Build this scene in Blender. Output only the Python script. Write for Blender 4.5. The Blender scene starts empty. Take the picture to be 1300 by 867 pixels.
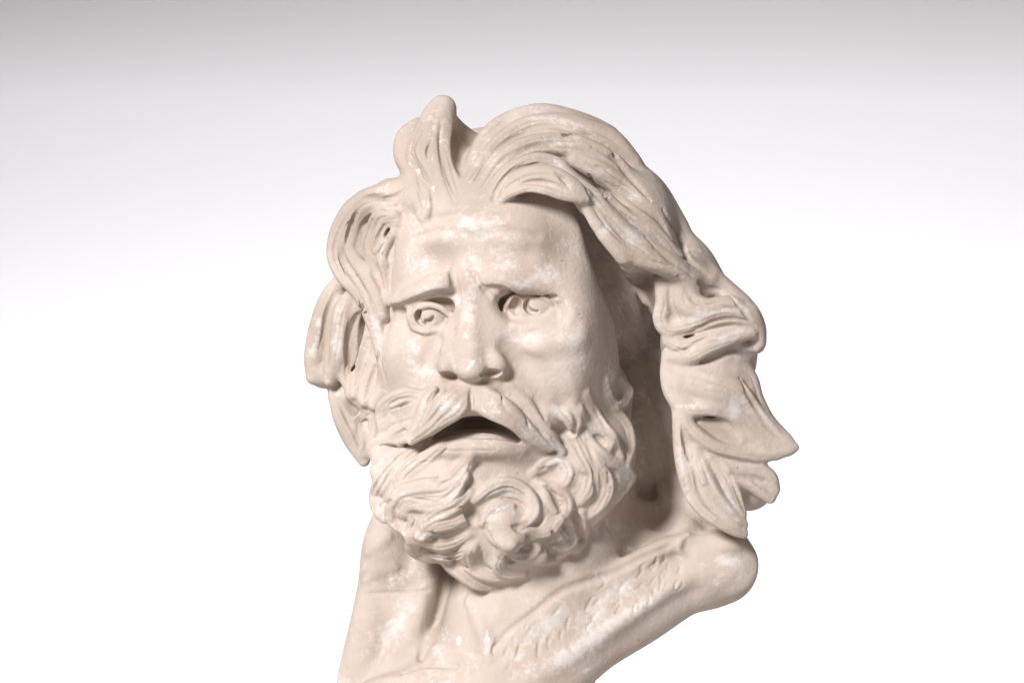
import bpy, math, random
import numpy as np

# ---------------------------------------------------------------------------
#  A plaster bust of a bearded man, modelled as a carved solid (signed distance
#  grid), then meshed and split into its parts.
#  Sculpting units: u to the right, v downwards, d towards the viewer
#  (1 unit = 1/1500 m).  World: x = u, z = -v, y = -d.
# ---------------------------------------------------------------------------
H = 1.45                    # grid pitch
UNIT = 1.0 / 1500.0
D_CAM = 3000.0             # viewer distance in sculpting units
U0, U1, V0, V1, D0, D1 = 368, 1036, 104, 962, -270, 206
BIG = 40.0
f32 = np.float32
NU, NV, ND = int((U1-U0)/H), int((V1-V0)/H), int((D1-D0)/H)
G = np.full((NU, NV, ND), BIG, dtype=f32)
LAB = np.zeros((NU, NV, ND), dtype=np.uint8)
HEAD, HAIR, FORELOCK, LSIDE, RSIDE, MOUST, BEARD, EYEL, EYER, DRAPE, MANTLE = range(11)

def to_uv(px, py, d):
    """a point seen at (px,py) and standing at depth d"""
    f = (D_CAM - d) / D_CAM
    return 650 + (px-650)*f, 433 + (py-433)*f

def box(lo, hi):
    a = [max(0, int(math.floor((lo[i]-o)/H))) for i, o in enumerate((U0, V0, D0))]
    b = [min(n, int(math.ceil((hi[i]-o)/H))+1) for i, (o, n) in enumerate(((U0, NU), (V0, NV), (D0, ND)))]
    if any(b[i] <= a[i] for i in range(3)):
        return None
    sl = tuple(slice(a[i], b[i]) for i in range(3))
    ax = [(np.arange(a[i], b[i], dtype=f32)*f32(H) + f32(o)) for i, o in enumerate((U0, V0, D0))]
    return sl, ax[0][:, None, None], ax[1][None, :, None], ax[2][None, None, :]

def smin(a, b, k):
    h = np.maximum(f32(k) - np.abs(a-b), 0) / f32(k)
    return np.minimum(a, b) - h*h*f32(k*0.25)

def add(sl, T, k, lab):
    g = G[sl]
    m = T < g
    LAB[sl][m] = lab
    G[sl] = smin(g, T, k)

def cut(sl, T, k):
    g = G[sl]
    G[sl] = -smin(-g, T, k)

def front_uv(u, v):
    iu = int(round((u-U0)/H)); iv = int(round((v-V0)/H))
    if not (0 <= iu < NU and 0 <= iv < NV):
        return None
    c = G[iu, iv]
    idx = np.flatnonzero(c < 0)
    if len(idx) == 0:
        return None
    i = idx[-1]
    if i+1 >= ND:
        return D1
    t = c[i] / (c[i]-c[i+1])
    return D0 + H*(i+t)

def front(px, py):
    d = 40.0
    for _ in range(4):
        u, v = to_uv(px, py, d)
        r = front_uv(u, v)
        if r is None:
            return None
        d = r
    return d

def catmull(P, step):
    P = np.asarray(P, dtype=float)
    if len(P) < 2:
        return P
    Q = np.vstack([2*P[0]-P[1], P, 2*P[-1]-P[-2]])
    out = []
    for i in range(1, len(Q)-2):
        p0, p1, p2, p3 = Q[i-1], Q[i], Q[i+1], Q[i+2]
        n = max(1, int(np.linalg.norm((p2-p1)[:2])/step))
        for j in range(n):
            t = j/n
            out.append(0.5*((2*p1) + (-p0+p2)*t + (2*p0-5*p1+4*p2-p3)*t*t + (-p0+3*p1-3*p2+p3)*t**3))
    out.append(Q[-2])
    return np.array(out)

def path(pts, r, lift, s, step):
    """polyline (u,v,d,r); depth is found on the surface where it is not given"""
    n = len(pts)
    rr = np.interp(np.linspace(0, 1, n), np.linspace(0, 1, len(r)), r) if hasattr(r, '__len__') else np.full(n, r, float)
    base = [(p[0], p[1], p[2] if len(p) > 2 else 0.0, q) for p, q in zip(pts, rr)]
    C = catmull(base, step)
    C[:, 3] = np.maximum(C[:, 3], 0.6)
    if len(pts[0]) == 2:
        ds = [front(c[0], c[1]) for c in C]
        ok = [i for i, x in enumerate(ds) if x is not None]
        if not ok:
            return None
        d = np.interp(np.arange(len(C)), ok, [ds[i] for i in ok])
        if len(d) > 4:                                   # even out the jumps
            w = 2
            e = np.pad(d, w, mode='edge')
            d = sum(e[i:i+len(d)] for i in range(2*w+1))/(2*w+1)
        C[:, 2] = d + lift*C[:, 3]*s
    else:
        C[:, 2] += lift*C[:, 3]*s
    for c in C:
        c[0], c[1] = to_uv(c[0], c[1], c[2])
    return C

def tube(C, s, n, amp, ph, pad, sharp=0.6):
    m = C[:, 3].max()*1.15 + pad
    m = np.array([m, m, m*max(1.0, s)])
    lo = C[:, :3].min(0) - m; hi = C[:, :3].max(0) + m
    bb = box(lo, hi)
    if bb is None:
        return None
    sl, U, V, Dd = bb
    T = np.full((U.shape[0], V.shape[1], Dd.shape[2]), BIG, dtype=f32)
    inv = 1.0/s
    o = (sl[0].start, sl[1].start, sl[2].start)
    N = max(1, len(C)-1)
    for i in range(N):
        a = C[i]; b = C[min(i+1, len(C)-1)]
        mm = (max(a[3], b[3])*1.15 + pad)*np.array([1, 1, max(1.0, s)])
        q = box(np.minimum(a[:3], b[:3])-mm, np.maximum(a[:3], b[:3])+mm)
        if q is None:
            continue
        s2, u, v, d = q
        loc = tuple(slice(s2[j].start-o[j], s2[j].stop-o[j]) for j in range(3))
        ab = b[:3]-a[:3]
        L2 = ab[0]**2+ab[1]**2+(ab[2]*inv)**2 + 1e-6
        pu, pv, pd = u-f32(a[0]), v-f32(a[1]), (d-f32(a[2]))*f32(inv)
        t = np.clip((pu*f32(ab[0])+pv*f32(ab[1])+pd*f32(ab[2]*inv))/f32(L2), 0, 1)
        qu, qv, qd = pu-t*f32(ab[0]), pv-t*f32(ab[1]), pd-t*f32(ab[2]*inv)
        R = f32(a[3]) + t*f32(b[3]-a[3])
        dist = np.sqrt(qu*qu+qv*qv+qd*qd) - R
        if s < 1:
            dist = dist*f32(0.5+0.5*s)
        if n:
            l = math.hypot(ab[0], ab[1]) + 1e-6
            w = (qu*f32(-ab[1]/l)+qv*f32(ab[0]/l))/R
            tt = (i+t)/N
            fade = np.minimum(1, np.minimum(tt, 1-tt)*6+0.15)
            w = w + f32(0.12)*np.sin(tt*f32(5.0)+f32(ph*3))
            g = 1-np.abs(np.sin(f32(math.pi*n/2)*(w+1)+f32(ph)))**f32(sharp)
            dist = dist + f32(amp)*g*fade
        np.minimum(T[loc], dist, out=T[loc])
    return sl, T

def S(lab, pts, r, lift=0.0, s=0.8, n=0, amp=0.0, k=6, ph=0.0, sharp=0.6):
    """add a lock / roll along a path"""
    C = path(pts, r, lift, s, 3.5)
    if C is None: return
    if lab in (HAIR, FORELOCK, LSIDE, RSIDE, BEARD, MOUST) and C[:, 2].max() > -40 and len(C) > 8:
        LOCKS.append((lab, C.copy(), s))
    if lab in (LSIDE, RSIDE): k = k*1.7+2
    elif lab in (HAIR, FORELOCK): k = k*1.2+2
    elif lab in (BEARD, MOUST): k = k*1.35+1
    if lab in (HAIR, RSIDE, LSIDE): amp = amp*0.7
    o = tube(C, s, n, amp, ph, k+3, sharp)
    if o: add(o[0], o[1], k, lab)

def K(pts, r, lift=0.0, s=1.0, k=3):
    """cut a groove along a path"""
    C = path(pts, r, lift, s, 3.0)
    if C is None: return
    o = tube(C, s, 0, 0, 0, k+3)
    if o: cut(o[0], o[1], k)

def ell(c, rad, yaw=0, roll=0, pitch=0, p=2.0, pad=14):
    u0, v0 = to_uv(*c); d0 = c[2]
    m = max(rad)*1.05+pad
    sl, u, v, d = box((u0-m, v0-m, d0-m), (u0+m, v0+m, d0+m))
    x, y, z = u-f32(u0), v-f32(v0), d-f32(d0)
    cy, sy = math.cos(yaw), math.sin(yaw)
    x, z = x*f32(cy)+z*f32(sy), -x*f32(sy)+z*f32(cy)       # right axis (cy,0,sy), front axis (-sy,0,cy)
    cr, sr = math.cos(roll), math.sin(roll)
    x, y = x*f32(cr)+y*f32(sr), -x*f32(sr)+y*f32(cr)
    cp, sp = math.cos(pitch), math.sin(pitch)
    y, z = y*f32(cp)+z*f32(sp), -y*f32(sp)+z*f32(cp)
    x, y, z = np.abs(x/f32(rad[0])), np.abs(y/f32(rad[1])), np.abs(z/f32(rad[2]))
    if p == 2.0:
        k0 = np.sqrt(x*x+y*y+z*z)
        k1 = np.sqrt((x/f32(rad[0]))**2+(y/f32(rad[1]))**2+(z/f32(rad[2]))**2)+f32(1e-9)
        return sl, np.clip(k0*(k0-1)/k1, -80, 80).astype(f32)
    k0 = ((x**p+z**p)**f32(2.0/p) + y*y)**f32(0.5)
    return sl, np.clip((k0-1)*f32(min(rad)), -80, 80).astype(f32)

def E(lab, c, rad, k=8, **kw):
    sl, T = ell(c, rad, **kw); add(sl, T, k, lab)

def CE(c, rad, k=4, **kw):
    sl, T = ell(c, rad, **kw); cut(sl, T, k)

def EF(lab, px, py, rad, sink=0.5, k=8, **kw):
    """ellipsoid set on the surface"""
    d = front(px, py)
    if d is None: d = 0
    E(lab, (px, py, d-sink*rad[2]), rad, k, **kw)

def SM(c, rad, n):
    """smooth the solid around a point"""
    u0, v0 = to_uv(*c)
    sl, u, v, d = box((u0-rad[0], v0-rad[1], c[2]-rad[2]), (u0+rad[0], v0+rad[1], c[2]+rad[2]))
    w = np.clip(1.6*(1-np.sqrt(((u-f32(u0))/f32(rad[0]))**2+((v-f32(v0))/f32(rad[1]))**2+((d-f32(c[2]))/f32(rad[2]))**2)), 0, 1)
    A = np.clip(G[sl], -30, 30); B = A
    for _ in range(n):
        for ax in range(3):
            p = np.concatenate([np.take(B, [0], ax), B, np.take(B, [-1], ax)], ax)
            m = B.shape[ax]
            B = (np.take(p, range(0, m), ax)+np.take(p, range(2, m+2), ax)+2*B)*f32(0.25)
    G[sl] = A + (B-A)*w

rnd = random.Random(5)
LOCKS = []
YAW = math.radians(18)

exec_sculpt = True
#SCULPT_BEGIN
# ============================ base masses ==================================
E(HEAD, (640, 345, -52), (143, 178, 178), 8, yaw=YAW, p=2.6)               # skull
E(HEAD, (622, 500, -12), (128, 170, 130), 30, yaw=YAW, p=2.5)              # jaw and cheeks
E(HEAD, (588, 620, 40), (75, 70, 60), 20, yaw=YAW)                         # chin
S(HEAD, [(700, 600, -85), (690, 720, -38), (666, 800, -22), (640, 900, -20)], [112, 104, 106, 98], s=0.9, k=20)   # neck
E(HEAD, (600, 935, -60), (150, 140, 120), 16)                              # chest
E(HEAD, (600, 900, -40), (120, 110, 90), 20)
E(HAIR, (668, 330, -120), (185, 178, 140), 10)                             # back of the hair
E(HAIR, (715, 540, -150), (190, 175, 85), 14)

E(DRAPE, (812, 684, -66), (85, 56, 55), 14)                                # trapezius
E(MANTLE, (556, 785, -86), (64, 100, 45), 14)
E(LSIDE, (488, 375, -45), (30, 75, 50), 8)

# ============================ face =========================================
# forehead planes
E(HEAD, (610, 300, 62), (86, 56, 52), 40, yaw=YAW)
# cheek bones
E(HEAD, (700, 448, 62), (52, 36, 36), 34, yaw=YAW)
E(HEAD, (520, 450, 40), (34, 34, 36), 26, yaw=YAW)
# side of the face towards the ear
E(HEAD, (748, 490, 10), (42, 110, 72), 24, yaw=YAW)
E(HEAD, (786, 500, -20), (26, 44, 46), 14)
E(HEAD, (694, 425, 32), (86, 126, 86), 22, yaw=math.radians(24), p=3.6)
S(HEAD, [(712, 275, 76), (722, 305, 74), (730, 340, 70)], [18, 22, 18], 0, 1, k=26)
# eye sockets
CE((548, 399, 120), (36, 23, 42), 10, yaw=YAW, roll=math.radians(-8))
CE((564, 402, 114), (20, 16, 34), 6)
CE((672, 391, 134), (46, 24, 44), 12, yaw=YAW, roll=math.radians(4))
# brow ridges, with the hollow plane under each
S(HEAD, [(496, 383, 62), (514, 380, 82), (536, 370, 102), (557, 360, 116), (575, 355, 114)], [5, 9, 11, 12, 9], 0.1, 0.9, k=16)
S(HEAD, [(614, 354, 120), (632, 354, 126), (655, 357, 121), (680, 359, 113), (706, 363, 100), (726, 374, 82)], [8, 11, 11, 11, 9, 5], 0.1, 0.9, k=16)
K([(498, 391), (518, 388), (540, 381), (560, 374), (577, 374)], [3, 7, 9, 9, 6], 0.3, 1, k=3)
K([(612, 367), (628, 368), (644, 372), (658, 376), (676, 378), (704, 377)], [3, 7, 7.5, 7.5, 7, 4], 0.3, 1, k=3)
# nose
S(HEAD, [(597, 338, 112), (596, 372, 112), (596, 410, 120), (597, 448, 130), (598, 462, 130)], [11, 11, 12, 16, 19], 0, 1.0, k=14)
S(HEAD, [(597, 372, 84), (593, 420, 91), (592, 455, 99)], [18, 26, 33], 0, 1.0, k=18)
S(HEAD, [(611, 385, 98), (617, 420, 103), (621, 450, 107)], [14, 21, 24], 0, 1.0, k=20)
EF(HEAD, 568, 464, (13, 15, 20), 0.25, 6)
EF(HEAD, 631, 462, (15, 17, 18), 0.4, 12)
EF(HEAD, 599, 471, (16, 11, 14), 0.5, 8)
K([(560, 476), (566, 477), (575, 479), (581, 482)], [3, 6.5, 6, 2], 0, 2.6, k=1.5)
K([(611, 475), (620, 473), (629, 473), (635, 472)], [2, 4.5, 5, 2], 0, 2.6, k=1.5)
K([(556, 452), (551, 464), (555, 478)], [1.5, 3, 2], 0.5, 1, k=8)
K([(649, 450), (653, 464), (646, 480)], [1.2, 2.4, 1.6], 0.6, 1, k=10)
# frown
K([(576, 336), (575, 350), (579, 366), (582, 382)], [1, 2.6, 4.5, 3], 0.2, 1, k=6)
K([(594, 336), (600, 346), (606, 356)], [1, 2.4, 1.2], 0.4, 1, k=5)
K([(612, 362), (618, 370), (623, 377)], [2, 4, 2], 0.1, 1, k=4)
# naso-labial folds
K([(553, 470), (535, 492), (520, 505)], [3, 5, 5], 0.5, 1, k=8)
K([(650, 478), (670, 494), (684, 508)], [3, 6, 6], 0.4, 1, k=8)

# eyes -------------------------------------------------------------------
EYES = {EYEL: ((544, 402, 67), (34, 28, 28)), EYER: ((674, 391, 83), (36, 29, 30))}
def on_eye(e, px, py, off=0.0):
    (cx, cy, cd), (ru, rv, rd) = EYES[e]
    q = max(0.12, 1-((px-cx)/ru)**2-((py-cy)/rv)**2)
    return (px, py, cd+rd*math.sqrt(q)+off)
# deep corners under the brow
K([(536, 382, 98), (550, 381, 100), (563, 383, 98), (573, 387, 98), (579, 393, 96), (579, 402, 94)], [1.5, 4, 6, 6.5, 5, 2.5], 0, 1.7, k=3)
K([(660, 374, 108), (645, 378, 108), (638, 385, 104), (637, 393, 104)], [2, 5, 6, 3], 0, 2.6, k=2)
for e in EYES:
    E(e, EYES[e][0], EYES[e][1], 1.2)
def lid(e, pts, r, off, k):
    S(HEAD, [on_eye(e, x, y, off) for x, y in pts], r, 0, 1, k=k)
S(HEAD, [(518, 411, 74), (523, 401, 86), (531, 392, 93), (543, 386.5, 96), (556, 389, 97), (567, 396, 96), (578, 407, 92)], [2.5, 3.5, 4, 4, 4, 4, 3.5], 0, 1, k=1.5)
S(HEAD, [(518, 412, 74), (528, 417, 86), (541, 420.5, 92), (556, 418.5, 94), (568, 413, 93), (578, 408, 91)], [2.5, 3.5, 4.2, 4.2, 4, 3], 0, 1, k=4)
lid(EYER, [(639, 398), (645, 385), (655, 377), (672, 373), (688, 376), (698, 383), (704, 391)], [3, 4.2, 4.5, 4.2, 4, 3.5, 2.5], 3.0, 1.5)
lid(EYER, [(639, 397), (648, 403), (662, 407.5), (678, 408), (692, 403.5), (704, 391)], [3, 4, 4.5, 4.5, 4, 2.5], 2.0, 4)
S(HEAD, [(655, 414), (676, 416), (696, 409), (704, 397)], [5, 7, 7, 4], -0.3, 1, k=8)
K([(676, 421), (698, 418), (709, 408), (709, 393)], [1.5, 3.5, 3.5, 1.5], 0.45, 1, k=5)
def arc(e, cx, cy, rx, ry, a0, a1, w, off=0.0, s_=1.6):
    n = 11
    pts = [on_eye(e, cx+rx*math.cos(math.radians(a0+(a1-a0)*i/(n-1))), cy+ry*math.sin(math.radians(a0+(a1-a0)*i/(n-1))), off) for i in range(n)]
    K(pts, [0.7, w*.75, w, w, w, w*.75, 0.7], 0, s_, k=0.8)
arc(EYEL, 541, 401, 11.5, 11, 75, 250, 2.6, -1, 2.6)              # iris, then pupil
arc(EYEL, 540, 401, 9.4, 10, 125, 240, 4.0, -2, 2.6)
arc(EYEL, 543, 400, 7, 7, 0, 130, 3.0, -1.2, 2.4)
CE(on_eye(EYER, 655, 388, -1), (7, 11, 12), 1.2)
arc(EYER, 668, 388, 20, 14, 115, 245, 2.0, -1, 2.0)
arc(EYER, 677.5, 387, 9.5, 9, 45, 240, 3.8, -1.6, 2.4)
K([(632, 376, 112), (648, 374.5, 113), (668, 374, 113), (684, 374.5, 110), (698, 378, 103)], [1.5, 2.4, 2.4, 2.0, 0.8], 0, 1.4, k=2)
K([on_eye(EYER, 674, 393, 1), on_eye(EYER, 674.5, 393.5, -5)], 2.4, 0, 1, k=0.8)
#SCULPT_MORE

# ============================ hair masses ==================================
# --- left upper curl
E(LSIDE, (468, 305, -30), (48, 62, 56), 8)
E(LSIDE, (492, 312, 0), (28, 52, 52), 8)
S(LSIDE, [(525, 250, 60), (495, 247, 48), (466, 252, 30), (442, 274, 14), (429, 300, 6), (425, 326, 6), (436, 350, 14), (455, 368, 26), (470, 395, 34), (481, 430, 38), (490, 470, 34), (497, 500, 30)],
  [12, 14, 14, 14, 13, 11, 11, 12, 12, 10, 8, 5], 0, 0.95, n=2, amp=2.0, k=5)
S(LSIDE, [(528, 258, 66), (500, 262, 50), (474, 262, 36), (455, 275, 26), (445, 300, 20), (444, 318, 20), (455, 335, 26), (468, 352, 38), (478, 375, 44), (486, 400, 46)],
  [9, 11, 10, 9, 9, 8, 10, 11, 9, 6], 0, 1, n=2, amp=1.6, k=4)
S(LSIDE, [(500, 272, 66), (482, 274, 54), (472, 290, 44), (466, 312, 40), (472, 330, 42), (482, 345, 46)], [8, 9, 8, 8, 7, 5], 0, 1, k=4)
S(LSIDE, [(504, 282, 66), (490, 284, 58), (481, 298, 54), (476, 316, 50)], [6, 6, 5, 4], 0, 1, k=3)
S(LSIDE, [(500, 296, 66), (490, 310, 58), (484, 326, 54), (490, 350, 50), (492, 380, 46)], [6, 6, 6, 5, 4], 0, 1, k=3)
# --- left lower mass
E(LSIDE, (440, 425, -52), (44, 76, 58), 8)
E(LSIDE, (458, 500, -70), (30, 70, 60), 8)
S(LSIDE, [(436, 350, -10), (420, 378, -14), (408, 412, -14), (400, 450, -12), (397, 478, -12)], [8, 14, 15, 14, 9], 0, 1, n=0, k=4)
S(LSIDE, [(452, 365, 8), (436, 392, 4), (430, 425, 2), (424, 455, 4), (418, 482, 2)], [7, 11, 12, 12, 8], 0, 1, k=4)
S(LSIDE, [(462, 380, 14), (447, 410, 0), (439, 445, -2), (437, 475, 0), (444, 500, 2)], [7, 8, 7, 7, 4], 0, 1, k=5)
S(LSIDE, [(472, 395, 22), (468, 430, 12), (455, 468, 8), (450, 500, 10)], [6, 8, 8, 6], 0, 1, k=4)
S(LSIDE, [(480, 420, 28), (478, 455, 18), (469, 485, 14), (462, 510, 14)], [6, 8, 8, 6], 0, 1, k=4)
S(LSIDE, [(490, 462, 30), (486, 490, 22), (476, 515, 16)], [6, 8, 6], 0, 1, k=4)
S(LSIDE, [(426, 504, -18), (436, 528, -16), (450, 556, -14), (462, 584, -14)], [9, 14, 15, 8], 0, 1, k=5)
S(LSIDE, [(448, 502, -2), (462, 512, 0), (474, 524, 2), (476, 550, -4), (474, 575, -8)], [7, 9, 8, 8, 6], 0, 1, k=4)
S(LSIDE, [(470, 522, -2), (454, 532, -2), (452, 552, -4), (460, 575, -8)], [5, 5, 5, 4], 0, 1, k=3)
E(LSIDE, (414, 474, -24), (24, 19, 26), 6)
E(LSIDE, (440, 500, -34), (24, 22, 30), 6)
E(LSIDE, (466, 548, -32), (20, 30, 30), 6)
E(LSIDE, (484, 392, 6), (16, 34, 40), 8)
E(LSIDE, (486, 357, 22), (13, 18, 28), 5)
E(LSIDE, (451, 345, -2), (13, 13, 22), 5)
# cracks and folds
K([(452, 272), (446, 284), (441, 300), (438, 314)], [2, 4, 4, 2], -0.1, 1.6, k=2)
K([(462, 252), (478, 254), (492, 262), (502, 262)], [3, 7, 5, 2], 0.2, 1, k=5)
K([(493, 296), (486, 308), (478, 324)], [1.5, 2.5, 1.5], 0, 1.6, k=2)
K([(488, 286), (478, 304), (471, 318)], [1.5, 3, 1.5], 0.2, 1.2, k=3)
K([(418, 392), (415, 425), (414, 462)], [2, 4, 3], 0.3, 1.2, k=4)

# --- forelock
E(FORELOCK, (556, 215, 10), (46, 60, 48), 8)
S(FORELOCK, [(573, 266, 92), (560, 232, 68), (550, 198, 52), (552, 174, 46), (557, 152, 44), (562, 138, 42)], [17, 24, 28, 27, 23, 17.5], 0, 0.9, n=2, amp=1.5, k=6, ph=0.6)
S(FORELOCK, [(553, 268, 92), (545, 244, 70), (528, 222, 50), (514, 198, 36), (516, 174, 26), (531, 160, 22)], [8, 11, 13, 14, 13, 11], 0, 1, k=2)
E(FORELOCK, (533, 192, 28), (25, 36, 28), 8)
S(FORELOCK, [(588, 252, 92), (580, 222, 74), (569, 190, 62), (566, 165, 56), (566, 148, 50)], [8, 10, 9, 9, 7], 0, 1, k=4)
S(FORELOCK, [(570, 150, 26), (578, 164, 14), (588, 176, 4), (600, 188, -6)], [10, 13, 16, 18], 0, 1, k=6)
K([(579, 166, 46), (586, 188, 62), (590, 208, 80), (591, 224, 94)], [10, 14, 13, 5], 0, 1, k=4)
K([(546, 182), (543, 192), (543, 202)], [1, 3, 1], 0, 1.5, k=2)
K([(533, 168), (522, 190), (530, 212), (548, 236)], [2, 4, 4, 2], 0.4, 1, k=5)
# hair between forelock and left curl
S(HAIR, [(545, 262, 88), (520, 244, 52), (495, 240, 30)], [14, 18, 14], 0, 0.9, n=2, amp=1.2, k=8)
S(HAIR, [(540, 272, 94), (534, 246, 74), (525, 226, 56)], [8, 9, 7], 0, 1, k=5)

# --- top, right of the parting
E(HAIR, (700, 215, -10), (105, 78, 80), 10)
S(HAIR, [(597, 236, 84), (606, 205, 58), (628, 175, 28), (660, 158, 10), (695, 153, 0), (735, 168, -2), (770, 176, 2)], [8, 14, 20, 22, 22, 20, 16], 0, 0.9, n=3, amp=1.6, k=6)
S(HAIR, [(590, 256, 98), (600, 232, 88), (618, 206, 70), (642, 180, 52), (672, 163, 40), (710, 162, 34), (748, 172, 30), (778, 186, 28), (800, 208, 26)], [6, 10, 13, 15, 16, 16, 16, 16, 14], 0, 0.9, n=3, amp=2.0, k=5, ph=0.4)
S(HAIR, [(600, 260, 104), (616, 236, 98), (636, 210, 88), (664, 190, 78), (700, 184, 70), (738, 190, 66), (772, 208, 58), (802, 236, 48)], [6, 11, 14, 15, 16, 17, 17, 15], 0, 0.9, n=3, amp=2.0, k=5, ph=1.0)
S(HAIR, [(622, 262, 106), (634, 238, 108), (654, 216, 106), (682, 205, 102), (708, 212, 100), (726, 232, 104), (742, 258, 106)], [5, 9, 11, 12, 12, 11, 9], 0, 0.9, n=2, amp=1.6, k=4)
S(HAIR, [(735, 168, 2), (758, 167, 2), (774, 172, 6)], [8, 9, 6], 0, 1, k=4)
# overhanging flap above the forehead
S(HAIR, [(630, 258, 108), (648, 238, 120), (672, 226, 128), (698, 226, 130), (722, 236, 128), (742, 250, 124)], [5, 12, 15, 16, 14, 9], 0, 0.75, n=2, amp=1.0, k=4)
S(HAIR, [(634, 256, 116), (650, 245, 130), (670, 239, 140), (692, 242, 142), (714, 249, 136), (736, 254, 128)], [3, 5, 5, 5, 5, 4], 0, 1, k=3)
K([(627, 252), (634, 236), (646, 222), (664, 212), (684, 209)], [3, 4.5, 4, 3, 1.5], 0.0, 1.3, k=3)
K([(706, 220), (716, 228), (723, 238)], [1.5, 3.5, 1.5], 0, 1.4, k=3)

# --- long right locks
E(RSIDE, (800, 285, 10), (58, 75, 75), 10)
E(RSIDE, (862, 360, -10), (52, 62, 70), 10)
E(RSIDE, (898, 445, -18), (64, 80, 70), 10)
E(RSIDE, (918, 560, -24), (56, 94, 66), 10)
S(RSIDE, [(740, 172, 20), (772, 176, 22), (794, 200, 18), (812, 228, 12), (838, 256, 8), (856, 284, 6), (868, 310, 6), (890, 340, 8), (916, 364, 10)], [10, 13, 14, 15, 16, 17, 18, 18, 12], 0, 1, n=2, amp=1.6, k=6)
S(RSIDE, [(730, 205, 78), (756, 216, 76), (784, 236, 66), (812, 262, 54), (834, 292, 46), (850, 322, 42), (868, 346, 42)], [8, 13, 15, 17, 18, 17, 12], 0, 0.9, n=3, amp=2.0, k=5, ph=0.3)
S(RSIDE, [(728, 232, 104), (748, 252, 104), (768, 278, 98), (792, 304, 90), (822, 324, 80), (850, 338, 70), (876, 356, 58)], [8, 16, 19, 20, 18, 15, 10], 0, 0.9, n=3, amp=2.0, k=5, ph=0.9)
S(RSIDE, [(738, 256, 116), (756, 284, 114), (776, 308, 104), (804, 328, 94), (834, 337, 82), (862, 346, 70), (882, 366, 58)], [4, 7, 8, 8, 7, 6, 4], 0, 1, k=3)
S(RSIDE, [(770, 250, 96), (800, 280, 84), (834, 300, 70), (862, 330, 56), (900, 352, 40)], [7, 10, 11, 11, 8], 0, 1, n=2, amp=1.4, k=5)
K([(745, 206), (756, 212), (772, 215)], [1.2, 3, 1.2], 0.1, 1.3, k=3)
K([(748, 222), (760, 240), (778, 256), (797, 272)], [1.2, 3, 4.5, 1.5], 0.1, 1.5, k=3)
K([(744, 240), (752, 252), (758, 258)], [1, 2.5, 1], 0.1, 1.3, k=3)
# lower right mass
S(RSIDE, [(838, 356, 50), (842, 382, 52), (838, 405, 48), (850, 418, 50), (880, 413, 54), (912, 402, 52), (940, 402, 44), (960, 412, 34), (964, 434, 26)], [8, 11, 12, 10, 9, 10, 10, 9, 7], 0, 1, n=0, k=6)
S(RSIDE, [(870, 360, 50), (872, 385, 56), (896, 392, 58), (926, 388, 48), (950, 400, 36)], [10, 16, 14, 13, 10], 0, 0.9, n=2, amp=1.5, k=8)
S(RSIDE, [(905, 352, 30), (926, 372, 26), (948, 392, 24), (962, 414, 22), (963, 440, 20)], [12, 14, 13, 9, 6], 0, 1, n=2, amp=1.5, k=6)
S(RSIDE, [(848, 432, 48), (870, 440, 54), (896, 432, 56), (924, 424, 48), (950, 420, 38)], [8, 10, 9, 9, 7], 0, 1, k=3)
S(RSIDE, [(852, 452, 48), (876, 452, 56), (902, 440, 60), (930, 430, 52), (954, 424, 40)], [7, 9, 8, 7, 6], 0, 1, k=3)
S(RSIDE, [(918, 446, 30), (940, 446, 30), (958, 442, 28)], [6, 8, 5], 0, 1, k=4)
E(RSIDE, (851, 403, 36), (15, 14, 17), 5)
K([(856, 426), (880, 421), (905, 409), (930, 404), (946, 408)], [1.5, 3, 4, 3, 1.5], 0.1, 1.0, k=3)
K([(853, 446), (868, 446), (884, 436), (900, 426)], [1.5, 3, 3, 1.5], 0.1, 1.3, k=3)
K([(880, 464), (905, 454), (930, 443), (954, 452)], [2, 5, 6, 5], 0.2, 1, k=4)
S(RSIDE, [(846, 450, 40), (848, 478, 42), (856, 502, 46), (876, 518, 52), (902, 520, 54), (926, 528, 46), (946, 548, 38), (970, 566, 30), (996, 572, 26), (1010, 568, 24)], [8, 11, 11, 9, 8, 8, 8, 9, 7, 4], 0, 1, k=5)
S(RSIDE, [(870, 480, 46), (900, 490, 50), (930, 500, 42), (952, 522, 34), (975, 545, 28), (998, 562, 24)], [16, 20, 20, 17, 13, 7], 0, 0.8, n=3, amp=1.2, k=8)
S(RSIDE, [(930, 470, 26), (950, 480, 20), (960, 505, 18), (975, 535, 18), (995, 556, 20)], [12, 12, 10, 10, 8], 0, 1, n=2, amp=1.2, k=6)
S(RSIDE, [(868, 530, 50), (884, 550, 52), (908, 566, 50), (936, 574, 42), (966, 578, 32), (985, 578, 26)], [7, 9, 9, 9, 8, 5], 0, 1, n=2, amp=1.2, k=5)
S(RSIDE, [(862, 512, 44), (864, 545, 46), (868, 590, 44), (880, 628, 40), (902, 652, 36), (930, 670, 30), (944, 677, 26)], [8, 11, 11, 11, 11, 9, 6], 0, 1, n=2, amp=1.4, k=5)
S(RSIDE, [(882, 570, 44), (892, 600, 44), (908, 630, 40), (928, 652, 34), (946, 664, 26)], [9, 12, 12, 9, 4], 0, 1, n=2, amp=2.0, k=5)
S(RSIDE, [(900, 580, 42), (920, 600, 38), (932, 625, 34), (942, 650, 26)], [8, 10, 9, 6], 0, 1, k=5)
S(RSIDE, [(920, 590, 36), (945, 606, 30), (965, 622, 24), (978, 632, 20)], [8, 10, 9, 7], 0, 1, k=5)
S(RSIDE, [(930, 580, 32), (955, 592, 26), (976, 604, 20), (984, 620, 16)], [8, 10, 10, 7], 0, 1, k=5)
E(HAIR, (872, 650, -100), (48, 60, 45), 8)
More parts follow.
